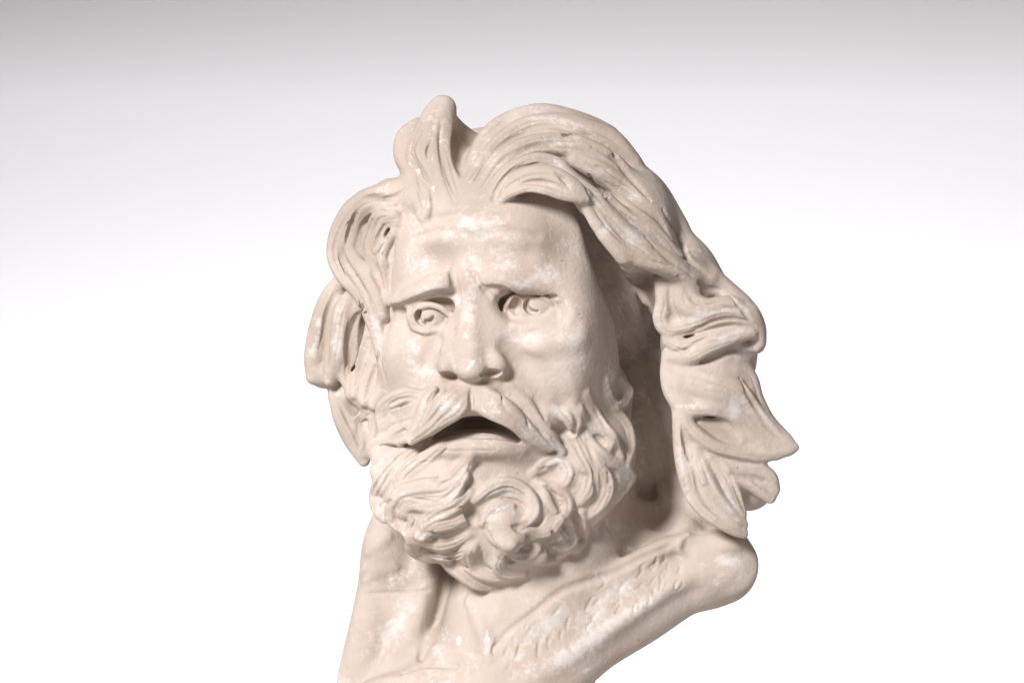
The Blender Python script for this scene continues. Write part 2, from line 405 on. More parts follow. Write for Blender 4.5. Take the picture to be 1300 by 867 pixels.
E(RSIDE, (950, 618, -18), (32, 30, 34), 8)
S(RSIDE, [(890, 536, 40), (915, 545, 40), (935, 556, 36)], [8, 9, 6], 0, 1, k=6)
K([(888, 534), (908, 536), (926, 546), (938, 556)], [2, 7, 7, 2], 0.3, 0.9, k=6)
K([(870, 548), (875, 565), (880, 580)], [2, 5, 2], 0.2, 1, k=5)
K([(895, 618), (903, 632), (918, 648), (934, 658)], [2, 4, 3.5, 1.5], 0.2, 1.2, k=4)
K([(928, 602), (948, 607), (970, 610)], [1.5, 4, 2], 0.2, 1.1, k=4)
K([(886, 358), (898, 366), (914, 368)], [1.5, 3, 2], 0.5, 1.0, k=4)

# the hollow between temple, cheek and the hanging hair
K([(728, 276, 50), (747, 308, 38), (773, 345, 22), (800, 398, 8), (810, 450, -4), (832, 505, -20), (838, 580, -30), (836, 650, -40)], [14, 24, 29, 28, 27, 27, 28, 22], 0, 1.2, k=30)
SM((765, 345, 20), (55, 70, 70), 40)
SM((796, 430, 0), (45, 70, 70), 40)
SM((742, 330, 60), (40, 70, 60), 40)
# locks in the shaded hollow behind the cheek
for (a, b, c) in (((770, 300), (800, 340), (820, 380)), ((765, 330), (795, 370), (815, 420)), ((775, 370), (800, 410), (825, 460)), ((785, 420), (812, 460), (838, 510)), ((800, 470), (822, 520), (840, 580)), ((812, 520), (830, 580), (846, 640))):
    S(HAIR, [a, b, c], [6, 10, 6], -0.45, 0.8, n=3, amp=1.6, k=6)

# ============================ beard ========================================
E(BEARD, (580, 628, 62), (92, 72, 62), 14)
E(BEARD, (640, 655, 58), (80, 72, 56), 14)
E(BEARD, (720, 590, 38), (72, 84, 48), 16)
E(BEARD, (765, 575, 14), (42, 70, 46), 12)
E(BEARD, (510, 580, 40), (36, 62, 44), 10)
E(BEARD, (630, 705, 26), (72, 40, 52), 12)

# mouth: lower lip and opening
S(BEARD, [(556, 568, 108), (580, 568, 115), (608, 567, 118), (636, 566, 115), (656, 567, 107)], [6, 10, 11, 10, 6], 0, 0.9, k=14)
# moustache left
E(MOUST, (602, 494, 112), (32, 11, 24), 10)
E(MOUST, (598, 511, 114), (22, 15, 26), 8)
E(MOUST, (570, 521, 112), (34, 16, 28), 8, roll=math.radians(-36))
E(MOUST, (634, 523, 112), (42, 16, 28), 8, roll=math.radians(34))
E(MOUST, (664, 530, 98), (50, 24, 26), 8, roll=math.radians(40))
E(MOUST, (535, 528, 88), (36, 22, 26), 8, roll=math.radians(-40))
E(MOUST, (670, 513, 82), (42, 20, 28), 16, roll=math.radians(36))
E(MOUST, (548, 508, 92), (16, 16, 22), 6)
E(MOUST, (500, 535, 68), (22, 24, 20), 8)
S(MOUST, [(592, 498, 118), (580, 503, 130), (566, 516, 138), (552, 532, 136), (538, 546, 128), (522, 560, 112)], [8, 13, 15, 13, 10, 5], 0, 0.9, n=3, amp=1.6, k=4)
S(MOUST, [(591, 500, 128), (588, 512, 138), (578, 524, 142), (562, 534, 140), (548, 545, 132)], [7, 9, 9, 8, 5], 0, 0.9, k=4)
S(MOUST, [(552, 493, 108), (542, 506, 112), (536, 522, 114), (530, 540, 112), (522, 554, 108), (510, 560, 98)], [4, 6, 7, 7, 6, 4], 0, 1, k=3)
S(MOUST, [(562, 498, 118), (550, 514, 124), (542, 532, 126), (534, 548, 120)], [4, 6, 6, 4], 0, 1, k=3)
S(MOUST, [(538, 502, 96), (518, 500, 94), (500, 506, 86), (486, 516, 76), (482, 530, 70)], [8, 11, 11, 9, 6], 0, 0.9, n=2, amp=1.0, k=4)
S(MOUST, [(530, 522, 98), (514, 526, 92), (498, 530, 82), (488, 540, 76), (486, 552, 74)], [6, 9, 9, 8, 5], 0, 0.9, n=2, amp=1.0, k=3)
S(MOUST, [(526, 534, 104), (512, 542, 96), (500, 552, 86), (488, 556, 76)], [5, 8, 8, 4], 0, 0.9, k=3)
K([(484, 532), (492, 526), (502, 523)], [1.5, 3, 1.5], 0, 1.3, k=2)
# moustache right
S(MOUST, [(604, 498, 122), (620, 506, 132), (640, 520, 134), (658, 536, 128), (676, 552, 116), (698, 568, 102)], [8, 13, 15, 13, 11, 5], 0, 0.9, n=3, amp=1.6, k=4)
S(MOUST, [(606, 502, 130), (610, 514, 136), (628, 526, 138), (646, 538, 132), (660, 550, 122)], [7, 9, 9, 8, 5], 0, 0.9, k=4)
S(MOUST, [(640, 498, 112), (662, 512, 116), (678, 530, 114), (694, 550, 106), (714, 572, 94)], [6, 10, 11, 9, 5], 0, 0.9, n=2, amp=1.2, k=4)
S(MOUST, [(672, 506, 106), (690, 500, 105), (710, 504, 102), (726, 518, 96), (734, 534, 91), (728, 550, 88)], [5, 8, 9, 9, 7, 5], 0, 0.9, n=2, amp=1.2, k=3)
S(MOUST, [(690, 520, 106), (706, 520, 105), (720, 530, 101), (724, 540, 97)], [6, 9, 8, 5], 0, 0.9, k=3)
K([(549, 559, 106), (560, 553, 107), (573, 547, 108), (589, 543, 108), (606, 542, 108), (625, 544, 108), (643, 549, 107), (657, 557, 106)], [3.5, 7, 10, 13, 14.5, 12.5, 9.5, 5], 0, 4.2, k=2)
S(BEARD, [(566, 559, 64), (586, 556, 70), (606, 555, 72), (628, 556, 70), (646, 560, 64)], [6, 9, 10, 9, 6], 0, 1.2, k=8)
S(BEARD, [(560, 564, 94), (582, 562, 102), (606, 560, 106), (630, 561, 103), (650, 565, 94)], [5, 9, 11, 9, 5], 0, 1, k=6)
K([(598, 492), (598, 502), (598, 514), (597, 520)], [1.2, 3, 3.5, 2], 0.0, 1.4, k=2)
K([(634, 494), (638, 508), (643, 521)], [0.8, 1.4, 0.8], 0, 1.5, k=1)
K([(666, 524), (670, 536), (676, 552)], [0.8, 1.6, 0.8], 0, 1.5, k=1)
K([(680, 534), (687, 548), (697, 560), (705, 567)], [0.8, 2.0, 1.6, 0.8], 0, 1.5, k=1)
K([(700, 543), (714, 546), (726, 550)], [2, 6, 6], 0, 1, k=3)
K([(680, 504), (686, 516), (692, 530)], [2, 4, 2], 0.3, 1, k=4)

# curl 2 left
S(BEARD, [(508, 562, 92), (494, 558, 86), (478, 560, 74), (470, 568, 66), (474, 580, 62)], [4, 5, 6, 6, 5], 0, 1, k=3)
EF(BEARD, 488, 580, (17, 17, 14), 0.3, 5)
EF(BEARD, 484, 597, (15, 13, 13), 0.4, 5)
# sweeping beard locks, left
S(BEARD, [(536, 566), (512, 582), (494, 602), (483, 622), (481, 640), (488, 654), (496, 656)], [7, 14, 15, 14, 12, 10, 7], 0.0, 0.8, n=4, amp=2.2, k=5)
S(BEARD, [(560, 566), (538, 582), (520, 596), (506, 612)], [6, 10, 11, 7], 0.1, 0.8, n=3, amp=1.6, k=4)
S(BEARD, [(598, 576), (586, 598), (566, 616), (538, 620), (512, 626), (500, 640), (498, 656), (508, 668), (518, 672)], [6, 11, 14, 14, 13, 11, 10, 9, 5], 0.15, 0.9, n=3, amp=2.2, k=4, ph=0.5)
S(BEARD, [(590, 604), (572, 628), (548, 640), (524, 640), (510, 652)], [6, 11, 12, 9, 6], 0.1, 0.9, n=2, amp=1.8, k=4)
S(BEARD, [(596, 626), (578, 640), (556, 652), (538, 664), (528, 680)], [6, 11, 12, 9, 5], 0.2, 0.9, n=2, amp=1.6, k=4)
S(BEARD, [(592, 656), (570, 662), (548, 668), (534, 682), (522, 690)], [7, 11, 11, 10, 6], 0.1, 0.9, n=2, amp=1.8, k=4)
S(BEARD, [(520, 654), (524, 664), (520, 676), (512, 674)], [4, 6, 6, 4], 0.1, 0.9, k=3)
K([(484, 640), (491, 637), (496, 635)], [2, 3.5, 1.5], 0.0, 1.4, k=2)
K([(520, 631), (536, 634), (552, 636)], [1, 2.2, 1], 0.0, 1.4, k=2)
K([(534, 588), (541, 585)], [1.2, 1.8], 0, 1.4, k=1.5)
K([(548, 610), (558, 604)], [1.2, 1.8], 0, 1.4, k=1.5)
K([(556, 618), (564, 612)], [1, 1.6], 0, 1.4, k=1.5)
K([(561, 576), (567, 570)], [1, 1.6], 0, 1.4, k=1.5)
K([(518, 656), (515, 662)], [1, 2], 0, 1.4, k=1.5)
K([(528, 660), (524, 668)], [1, 2.4], 0, 1.4, k=1.5)
# cleft under the lip and central curl
K([(596, 640), (599, 652), (602, 658)], [4, 9, 6], -0.1, 1.2, k=5)
S(BEARD, [(603, 634), (620, 622), (642, 614), (662, 620), (676, 636), (678, 652), (666, 664), (650, 668)], [5, 9, 10, 10, 10, 9, 8, 5], 0.35, 0.9, n=2, amp=2.0, k=4)
EF(BEARD, 638, 664, (26, 25, 20), 0.35, 6)
EF(BEARD, 646, 684, (22, 13, 16), 0.3, 6)
S(BEARD, [(612, 664), (621, 650), (634, 641), (650, 641)], [4, 6, 6, 4], 0.1, 0.9, k=3)
K([(638, 632), (650, 634), (662, 640), (668, 648)], [1, 2.6, 2.4, 1], 0.0, 1.4, k=2)
K([(652, 668), (662, 670), (670, 664)], [2, 6, 3], 0.0, 1, k=4)
# right of the curl
S(BEARD, [(676, 600), (692, 588), (710, 582), (722, 596), (718, 612), (704, 616)], [5, 8, 9, 8, 7, 5], -0.05, 0.9, n=2, amp=1.8, k=4)
S(BEARD, [(682, 614), (704, 620), (720, 636), (716, 652), (700, 658), (688, 646)], [5, 8, 9, 9, 8, 5], -0.05, 0.9, n=2, amp=1.8, k=4)
S(BEARD, [(690, 616), (694, 636), (704, 650)], [4, 7, 5], -0.05, 0.9, k=4)
K([(684, 598), (692, 594)], [1.5, 3], 0, 1.3, k=2)
K([(690, 616), (702, 624), (710, 636)], [1, 3, 1.5], 0, 1.3, k=2)
S(BEARD, [(736, 520), (746, 536), (762, 544), (774, 556), (770, 572), (756, 574)], [5, 7, 8, 8, 6, 4], -0.05, 0.9, n=2, amp=1.5, k=4)
S(BEARD, [(740, 548), (752, 566), (772, 584), (786, 590), (800, 602), (794, 620)], [5, 9, 9, 9, 9, 5], -0.25, 0.9, n=2, amp=1.6, k=4)
S(BEARD, [(728, 550), (738, 574), (750, 598), (748, 620), (738, 636)], [5, 9, 10, 10, 5], -0.25, 0.9, n=3, amp=1.8, k=4)
S(BEARD, [(754, 580), (768, 600), (772, 622), (762, 642), (750, 654)], [5, 8, 9, 8, 4], -0.25, 0.9, n=2, amp=1.6, k=4)
S(BEARD, [(716, 556), (726, 576), (738, 590), (744, 596)], [5, 8, 8, 4], -0.25, 0.9, n=2, amp=1.4, k=4)
S(BEARD, [(744, 498), (752, 518), (766, 540), (780, 556), (788, 580)], [4, 7, 7, 7, 4], -0.25, 0.9, n=2, amp=1.3, k=4)
S(BEARD, [(768, 480), (772, 502), (782, 522), (796, 540), (802, 566), (796, 590)], [5, 8, 8, 8, 7, 4], -0.25, 0.9, n=2, amp=1.4, k=4)
S(BEARD, [(786, 482), (798, 496), (792, 510), (782, 516)], [5, 7, 7, 4], -0.05, 0.9, k=4)
K([(756, 554), (762, 558), (766, 564)], [2, 4, 2], 0, 1.2, k=4)
K([(772, 600), (774, 612)], [2, 3], 0, 1.2, k=2)
# lower beard
E(BEARD, (545, 690, 26), (32, 22, 44), 8)
S(BEARD, [(520, 680), (528, 698), (548, 706), (562, 700)], [7, 10, 9, 5], 0.0, 0.9, n=2, amp=1.4, k=4)
S(BEARD, [(560, 690), (568, 708), (584, 722), (604, 736), (622, 742)], [8, 12, 13, 12, 6], 0.1, 0.9, n=3, amp=1.8, k=5)
S(BEARD, [(600, 690), (594, 708), (602, 722), (622, 730), (640, 734)], [8, 10, 10, 9, 5], 0.1, 0.9, n=2, amp=1.6, k=4)
S(BEARD, [(650, 690), (636, 704), (632, 718), (644, 728), (664, 728)], [7, 9, 9, 8, 5], 0.1, 0.9, n=2, amp=1.6, k=4)
EF(BEARD, 682, 706, (14, 11, 11), 0.2, 5)
S(BEARD, [(690, 664), (708, 676), (716, 690), (706, 704), (690, 712)], [7, 10, 11, 9, 5], 0.1, 0.9, n=3, amp=1.6, k=4)
S(BEARD, [(716, 654), (726, 672), (728, 690), (716, 700)], [6, 9, 8, 5], 0.1, 0.9, n=2, amp=1.5, k=4)
S(BEARD, [(530, 680), (548, 690), (570, 689), (594, 678)], [5, 8, 9, 5], -0.1, 0.9, n=3, amp=2, k=4)
S(BEARD, [(536, 696), (556, 704), (578, 704), (600, 696)], [5, 8, 8, 5], -0.1, 0.9, n=3, amp=2, k=4)
S(BEARD, [(640, 692), (654, 703), (672, 704), (684, 694)], [5, 9, 8, 5], -0.05, 0.9, n=2, amp=1.5, k=4)
S(BEARD, [(700, 692), (716, 694), (728, 684), (722, 668)], [5, 8, 8, 5], -0.05, 0.9, n=2, amp=1.5, k=4)
S(BEARD, [(664, 668), (682, 676), (700, 672), (712, 660)], [5, 8, 8, 5], -0.05, 0.9, n=2, amp=1.5, k=4)
S(BEARD, [(738, 650), (742, 672), (736, 690), (732, 696)], [5, 7, 7, 5], 0.2, 0.9, n=0, k=3)
K([(644, 706), (649, 712)], [3, 6], 0, 1.2, k=3)
K([(730, 650), (736, 662), (740, 670)], [2, 4, 2], 0.1, 1.2, k=3)
K([(668, 690), (690, 692), (708, 706)], [2, 3, 2], 0.4, 1.0, k=4)

# locks on the crown and nape, round the back
for i in range(22):
    th = math.pi*(0.06 + 0.88*i/21) + rnd.uniform(-.04, .04)
    pts = []
    for j in range(7):
        ph = 0.25 + 1.75*j/6
        w = th + 0.16*math.sin(j*1.3+i)
        sx, sy, sz = math.cos(w)*math.sin(min(ph, 1.75)), -math.cos(ph), -math.sin(w)*math.sin(min(ph, 1.75))
        pts.append((668+20*j/6+174*sx, 330+166*sy+(60 if j > 4 else 0)*(j-4)/2, -125+134*sz))
    if max(p[2] for p in pts) > -128: pts = [(p[0], p[1], min(p[2], -128)) for p in pts]
    S(HAIR, pts, [8, 17, 20, 20, 20, 18, 10], 0, 1, n=3, amp=2.4, k=5, ph=i)
for i in range(12):
    x = 585+23*i
    pts = []
    for j, y in enumerate((440, 490, 540, 590, 640)):
        xx = x+rnd.uniform(-8, 8)
        q = max(0.05, 1-((xx-715)/190)**2-((y-540)/175)**2)
        pts.append((xx, y, -150-85*math.sqrt(q)+8))
    S(HAIR, pts, [10, 17, 19, 17, 8], 0, 1, n=3, amp=2.4, k=5, ph=i)
# ============================ drapery ======================================
# mantle falling on the left
E(MANTLE, (500, 790, -90), (44, 170, 62), 8)
S(MANTLE, [(500, 640, -60), (486, 690, -56), (478, 740, -52), (470, 790, -46), (458, 850, -40), (448, 910, -40)], [20, 26, 24, 26, 28, 28], 0, 0.9, k=10)
S(MANTLE, [(545, 690, -50), (540, 740, -36), (526, 790, -24), (508, 830, -16), (484, 862, -12)], [16, 17, 16, 15, 13], -0.3, 1, k=18)
K([(462, 753), (490, 752), (520, 752), (545, 748)], [1.5, 2.5, 2.5, 1.5], 0.3, 1, k=4)
S(MANTLE, [(464, 736), (480, 726), (500, 720)], [4, 7, 4], -0.45, 0.8, k=8)
S(MANTLE, [(468, 700), (482, 690), (492, 680)], [4, 6, 4], -0.45, 0.8, k=8)
S(MANTLE, [(500, 736), (520, 734), (540, 726)], [3, 6, 4], -0.45, 0.8, k=8)
# breast, collar
S(DRAPE, [(470, 886, 6), (510, 880, 18), (545, 876, 28), (585, 880, 38), (615, 890, 46)], [22, 27, 28, 28, 28], 0, 0.9, k=16)
# band over the right shoulder
E(DRAPE, (903, 722, -50), (60, 46, 58), 14, p=3.2, roll=math.radians(-28))
S(DRAPE, [(918, 722, -42), (866, 736, -24), (804, 768, 0), (744, 800, 20), (694, 838, 38), (640, 884, 48)], [43, 45, 52, 56, 60, 62], 0, 0.6, k=10)
S(DRAPE, [(895, 724, -4), (850, 746, 18), (800, 780, 38), (745, 816, 56), (690, 852, 70), (640, 887, 76)], [5, 7, 8, 8, 8, 8], 0, 1, k=18)
S(DRAPE, [(872, 684, -10), (830, 700, 2), (790, 722, 14), (745, 748, 28), (706, 776, 38)], [10, 12, 12, 10, 6], 0, 1, k=14)
S(DRAPE, [(874, 678), (864, 685), (861, 695), (868, 702)], [2, 3.5, 4, 2.5], 0.0, 1, k=5)
K([(850, 692), (806, 712), (770, 730), (715, 749), (676, 778), (640, 806), (614, 842)], [2, 4.5, 4.5, 4, 3, 2.5, 1.5], 0.3, 1, k=6)
K([(558, 720, 0), (555, 758, -4), (546, 796, -2), (534, 834, 6)], [7, 12, 11, 5], 0, 1.6, k=6)
K([(510, 853), (540, 843), (580, 845)], [2, 4, 2], 0.25, 1, k=5)
S(HEAD, [(598, 762), (615, 800), (622, 836)], [6, 10, 6], -0.5, 1, k=10)
E(DRAPE, (920, 690, -30), (30, 20, 40), 8)
# ---------------------------------------------------------------- flutes: concave cuts that leave crisp ridges between the locks
def F(pts, r, lift=0.45, k=2.0):
    n = len(pts)
    K(pts, [r*0.35]+[r]*(n-2)+[r*0.35] if n > 2 else r, lift, 1.0, k)
# left locks
F([(424, 372), (416, 400), (413, 440), (414, 468)], 6)
F([(460, 388), (449, 418), (446, 450), (447, 482)], 9)
F([(470, 420), (459, 455), (452, 488)], 6)
F([(481, 448), (471, 482), (464, 506)], 5)
F([(462, 518), (455, 540), (458, 566)], 6)
F([(430, 512), (443, 534), (456, 566)], 5)
F([(437, 300), (435, 328), (450, 352), (465, 382), (475, 418), (484, 455)], 5)
F([(471, 280), (463, 300), (464, 322), (476, 346), (485, 366)], 7)
F([(430, 290), (424, 318), (432, 345)], 3)
K([(453, 271), (447, 284), (442, 300), (439, 314)], [1.5, 3, 3, 1.5], 0, 1.5, k=2)
K([(495, 297), (487, 311), (478, 326)], [1, 2.0, 1.0], 0, 1.2, k=2)
F([(488, 286), (480, 303), (473, 320)], 4)
F([(500, 320), (494, 345), (494, 370)], 4)
# forelock and fringe
F([(533, 156), (521, 178), (518, 200), (530, 220), (548, 240)], 4.5)
F([(530, 226), (537, 250), (535, 276)], 4.5)
F([(546, 236), (550, 260), (547, 286)], 4)
F([(559, 150), (559, 180), (566, 215), (576, 245)], 4)
F([(518, 236), (500, 250), (475, 256)], 5)
F([(604, 228), (622, 198), (645, 178), (670, 167)], 5)
F([(613, 236), (632, 209), (656, 193), (692, 183), (736, 180)], 5)
F([(650, 170), (690, 158), (730, 164), (762, 178)], 5)
F([(690, 175), (735, 170), (770, 186), (796, 212)], 5)
F([(752, 186), (782, 202), (804, 228), (826, 254)], 5)
F([(770, 232), (800, 250), (834, 274), (852, 302)], 6)
F([(756, 258), (778, 284), (804, 305), (840, 322)], 6)
F([(770, 276), (792, 300), (820, 318)], 4)
F([(842, 266), (860, 296), (874, 326), (900, 350)], 6)
F([(820, 300), (846, 324), (880, 350)], 5)
F([(660, 232), (690, 231), (716, 240)], 4)
# right locks
F([(862, 350), (880, 378), (910, 388), (944, 392)], 6, 0.55)
F([(850, 362), (852, 388), (862, 406)], 5, 0.5)
F([(925, 372), (945, 394), (955, 412)], 4)
F([(866, 478), (900, 486), (934, 502), (960, 528), (985, 552)], 7, 0.6)
F([(940, 480), (955, 505), (972, 535), (992, 556)], 5)
F([(866, 540), (871, 562), (876, 586)], 5, 0.3)
F([(900, 574), (932, 585), (966, 590)], 5)
F([(882, 598), (890, 626), (912, 652), (936, 668)], 4.5)
F([(896, 600), (908, 630), (928, 652)], 4.5)
F([(914, 592), (934, 622), (946, 648)], 4.5)
F([(938, 594), (960, 610), (978, 622)], 4.5)
F([(868, 600), (874, 628), (892, 652)], 4)
# beard and moustache
F([(578, 590), (556, 608), (530, 611), (508, 620)], 3.5)
F([(588, 612), (566, 630), (536, 630)], 3.5)
F([(592, 642), (562, 650), (540, 662)], 3.5)
F([(532, 580), (510, 598), (496, 620)], 3.5)
F([(516, 574), (498, 594), (488, 614)], 3.5)
F([(512, 636), (506, 652), (514, 664)], 3)
F([(552, 500), (542, 520), (529, 544), (514, 557)], 3.2)
F([(566, 504), (553, 525), (541, 545)], 3)
F([(530, 506), (506, 508), (489, 519)], 3.5)
F([(522, 531), (503, 538), (489, 548)], 3.2)
F([(514, 546), (500, 553)], 2.5)
F([(622, 504), (645, 522), (668, 544), (690, 562)], 3.2)
F([(648, 502), (672, 526), (696, 552)], 3.5)
F([(700, 512), (716, 522), (726, 536)], 3)
F([(606, 640), (624, 627), (645, 621), (662, 629), (671, 645)], 3.5)
F([(628, 690), (618, 676), (616, 664)], 3)
F([(664, 672), (684, 664), (694, 654)], 4)
F([(566, 700), (584, 716), (606, 730)], 4)
F([(612, 700), (612, 716), (628, 726)], 3.5)
F([(540, 676), (560, 676), (584, 670)], 4)
F([(745, 560), (756, 590), (758, 620), (748, 645)], 4)
F([(770, 590), (784, 606), (780, 628)], 3.5)
F([(700, 668), (704, 684), (696, 698)], 3.5)
F([(754, 510), (764, 532), (776, 552)], 3)
SM((706, 300, 95), (46, 60, 50), 40)
SM((760, 420, 60), (30, 60, 50), 14)
# fine strand lines that follow every visible lock
for lab_, C_, s_ in LOCKS:
    n_ = 2
    for q in range(n_):
        off = -0.66 + 1.32*(q+rnd.uniform(.2, .8))/n_
        a_ = int(len(C_)*rnd.uniform(0.02, 0.25)); b_ = int(len(C_)*rnd.uniform(0.75, 0.98))
        if b_-a_ < 5: continue
        line = []
        for i in range(a_, b_, 3):
            t_ = C_[min(i+1, len(C_)-1)]-C_[max(i-1, 0)]
            l_ = math.hypot(t_[0], t_[1])+1e-6
            rr_ = C_[i][3]*off*(1+0.15*math.sin(i*0.35+q))
            u_, v_ = C_[i][0]-t_[1]/l_*rr_, C_[i][1]+t_[0]/l_*rr_
            d_ = front_uv(u_, v_)
            if d_ is None or abs(d_-C_[i][2]-C_[i][3]*s_*0.7) > 9: 
                if len(line) > 2: break
                line = []; continue
            f_ = D_CAM/(D_CAM-d_)
            line.append((650+(u_-650)*f_, 433+(v_-433)*f_, d_))
        if len(line) < 4: continue
        w_ = rnd.uniform(1.3, 2.1)
        K(line, [0.6]+[w_]*(len(line)-2)+[0.6], rnd.uniform(0.35, 0.7), 1, k=1.5)
# soft modelling of the face
EF(HEAD, 704, 434, (36, 13, 14), 0.72, 14, roll=math.radians(-12))
K([(668, 462), (694, 482), (716, 510)], [6, 14, 8], 0.86, 1, k=16)
K([(524, 302), (560, 293), (600, 300), (640, 292), (684, 300)], [1.5, 4, 4.5, 4, 1.5], 0.62, 1, k=8)
K([(548, 278), (590, 272), (640, 274)], [1.5, 4, 1.5], 0.7, 1, k=8)
K([(594, 322), (599, 340), (607, 357)], [1, 3.4, 1.5], 0.35, 1, k=5)
K([(577, 328), (575, 346), (577, 360)], [1, 3.4, 2], 0.35, 1, k=5)
K([(545, 326), (600, 316), (670, 322)], [6, 14, 6], 0.93, 1, k=20)
K([(507, 398), (508, 420)], 10, 0.75, 1, k=10)
K([(645, 440), (668, 470), (690, 500)], 10, 0.8, 1, k=10)
K([(552, 432), (540, 455), (530, 480)], 8, 0.8, 1, k=10)
S(DRAPE, [(893, 706, -8), (930, 722, -12)], [26, 30], 0, 0.35, k=12)
# fur marks on the band
for i in range(46):
    t = rnd.random(); w = rnd.uniform(-0.9, 0.7)
    x = 870 - 250*t + w*16; y = 716 + 118*t + w*24
    a = math.radians(rnd.uniform(95, 140)); L = rnd.uniform(9, 20)
    bend = rnd.uniform(-4, 4)
    dx, dy = math.cos(a)*L, math.sin(a)*L
    K([(x, y), (x+dx*.5+bend, y+dy*.5), (x+dx, y+dy)], [0.7, 1.7, 0.7], 0.35, 1, k=2.5)
#SCULPT_END

# ============================ mesh =========================================
def blur(A):
    for ax in range(3):
        n = A.shape[ax]
        lo = np.take(A, [0], axis=ax); hi = np.take(A, [n-1], axis=ax)
        B = A*f32(0.5)
        sl = [slice(None)]*3
        a = list(sl); b = list(sl)
        a[ax] = slice(1, None); b[ax] = slice(None, -1)
        B[tuple(a)] += f32(0.25)*A[tuple(b)]
        B[tuple(b)] += f32(0.25)*A[tuple(a)]
        e = list(sl); e[ax] = slice(0, 1); B[tuple(e)] += f32(0.25)*lo
        e[ax] = slice(n-1, n); B[tuple(e)] += f32(0.25)*hi
        A = B
    return A

G = G*f32(0.45) + blur(G)*f32(0.55)
G[:, -2:, :] = np.maximum(G[:, -2:, :], 0.5)          # closed below
G[0] = G[-1] = BIG; G[:, 0] = G[:, -1] = BIG; G[:, :, 0] = G[:, :, -1] = BIG

def surface_nets(G):
    ins = G < 0
    n0, n1, n2 = (s-1 for s in G.shape)
    cnt = np.zeros((n0, n1, n2), dtype=np.uint8)
    for i in (0, 1):
        for j in (0, 1):
            for k in (0, 1):
                cnt += ins[i:i+n0, j:j+n1, k:k+n2]
    act = np.flatnonzero(((cnt > 0) & (cnt < 8)).ravel())
    del cnt
    ci, cj, ck = np.unravel_index(act, (n0, n1, n2))
    corner = {}
    for i in (0, 1):
        for j in (0, 1):
            for k in (0, 1):
                corner[i, j, k] = G[ci+i, cj+j, ck+k]
    P = np.zeros((len(act), 3), f32); W = np.zeros(len(act), f32)
    for a in corner:
        for ax in range(3):
            if a[ax] == 0:
                b = list(a); b[ax] = 1; b = tuple(b)
                va, vb = corner[a], corner[b]
                m = (va < 0) != (vb < 0)
                t = np.where(m, va/np.where(m, va-vb, 1), 0)
                for q in range(3):
                    P[:, q] += np.where(m, a[q] + (t if q == ax else 0), 0)
                W += m
    P /= W[:, None]
    g = np.stack([sum(corner[(1,)+b] - corner[(0,)+b] for b in ((0, 0), (0, 1), (1, 0), (1, 1))),
                  sum(corner[(b[0], 1, b[1])] - corner[(b[0], 0, b[1])] for b in ((0, 0), (0, 1), (1, 0), (1, 1))),
                  sum(corner[b+(1,)] - corner[b+(0,)] for b in ((0, 0), (0, 1), (1, 0), (1, 1)))], axis=1)
    lab = LAB[ci, cj, ck]
    for a in corner:                                   # take the label of a corner inside the solid
        inside = corner[a] < 0
        lab = np.where(inside, LAB[ci+a[0], cj+a[1], ck+a[2]], lab)
    idx = np.full(n0*n1*n2, -1, dtype=np.int32)
    idx[act] = np.arange(len(act), dtype=np.int32)
    quads = []
    st = (n1*n2, n2, 1)
    for ax in range(3):
        sA = [slice(1, -1)]*3; sB = [slice(1, -1)]*3
        sA[ax] = slice(0, -1); sB[ax] = slice(1, None)
        A, B = ins[tuple(sA)], ins[tuple(sB)]
        e = np.flatnonzero((A != B).ravel())
        i3 = list(np.unravel_index(e, A.shape))
        flip = A.ravel()[e]
        for q in range(3):
            if q != ax: i3[q] = i3[q]+1
        base = i3[0]*st[0]+i3[1]*st[1]+i3[2]*st[2]
        b, c = [(1, 2), (2, 0), (0, 1)][ax]
        q = np.stack([idx[base-st[b]-st[c]], idx[base-st[c]], idx[base], idx[base-st[b]]], axis=1)
        q[flip] = q[flip][:, ::-1]
        quads.append(q)
    Q = np.concatenate(quads)
    Q = Q[(Q >= 0).all(axis=1)]
    P += np.stack([ci, cj, ck], axis=1).astype(f32)
    return P, g, lab, Q

P, N, lab, Q = surface_nets(G)
del G, LAB

# drop loose specks: keep the largest connected piece
root = np.arange(len(P))
while True:
    m = root[Q].min(axis=1)
    new = root.copy()
    for c in range(4):
        np.minimum.at(new, Q[:, c], m)
    new = new[new]
    if (new == root).all(): break
    root = new
keep = root == np.bincount(root).argmax()
Q = Q[keep[Q[:, 0]]]

# even the borders between the parts
for it in range(6):
    cntl = np.zeros((len(P), 11), f32)
    for c in range(4):
        for c2 in (1, 2, 3):
            np.add.at(cntl, (Q[:, c], lab[Q[:, (c+c2) % 4]]), 1)
    cntl[np.arange(len(P)), lab] += 1.5
    lab = cntl.argmax(axis=1)

X = np.empty((len(P), 3), f32)
V_FLOOR = 2160.0
Z_TOP = (V_FLOOR - 1120)*UNIT              # top of the plinth under the bust
X[:, 0] = (U0 + P[:, 0]*H - 650)*UNIT
X[:, 1] = -(D0 + P[:, 2]*H)*UNIT
X[:, 2] = (V_FLOOR - (V0 + P[:, 1]*H))*UNIT
Nw = np.stack([N[:, 0], -N[:, 2], -N[:, 1]], axis=1)
Nw /= np.linalg.norm(Nw, axis=1)[:, None] + 1e-9
print('verts', len(P), 'quads', len(Q))

C = bpy.context.scene.collection
def link(o, parent=None):
    C.objects.link(o)
    if parent: o.parent = parent
    return o

# ---------------------------------------------------------------- materials
def nodes(m):
    m.use_nodes = True
    nt = m.node_tree
    return nt, nt.nodes, nt.links, nt.nodes['Principled BSDF']

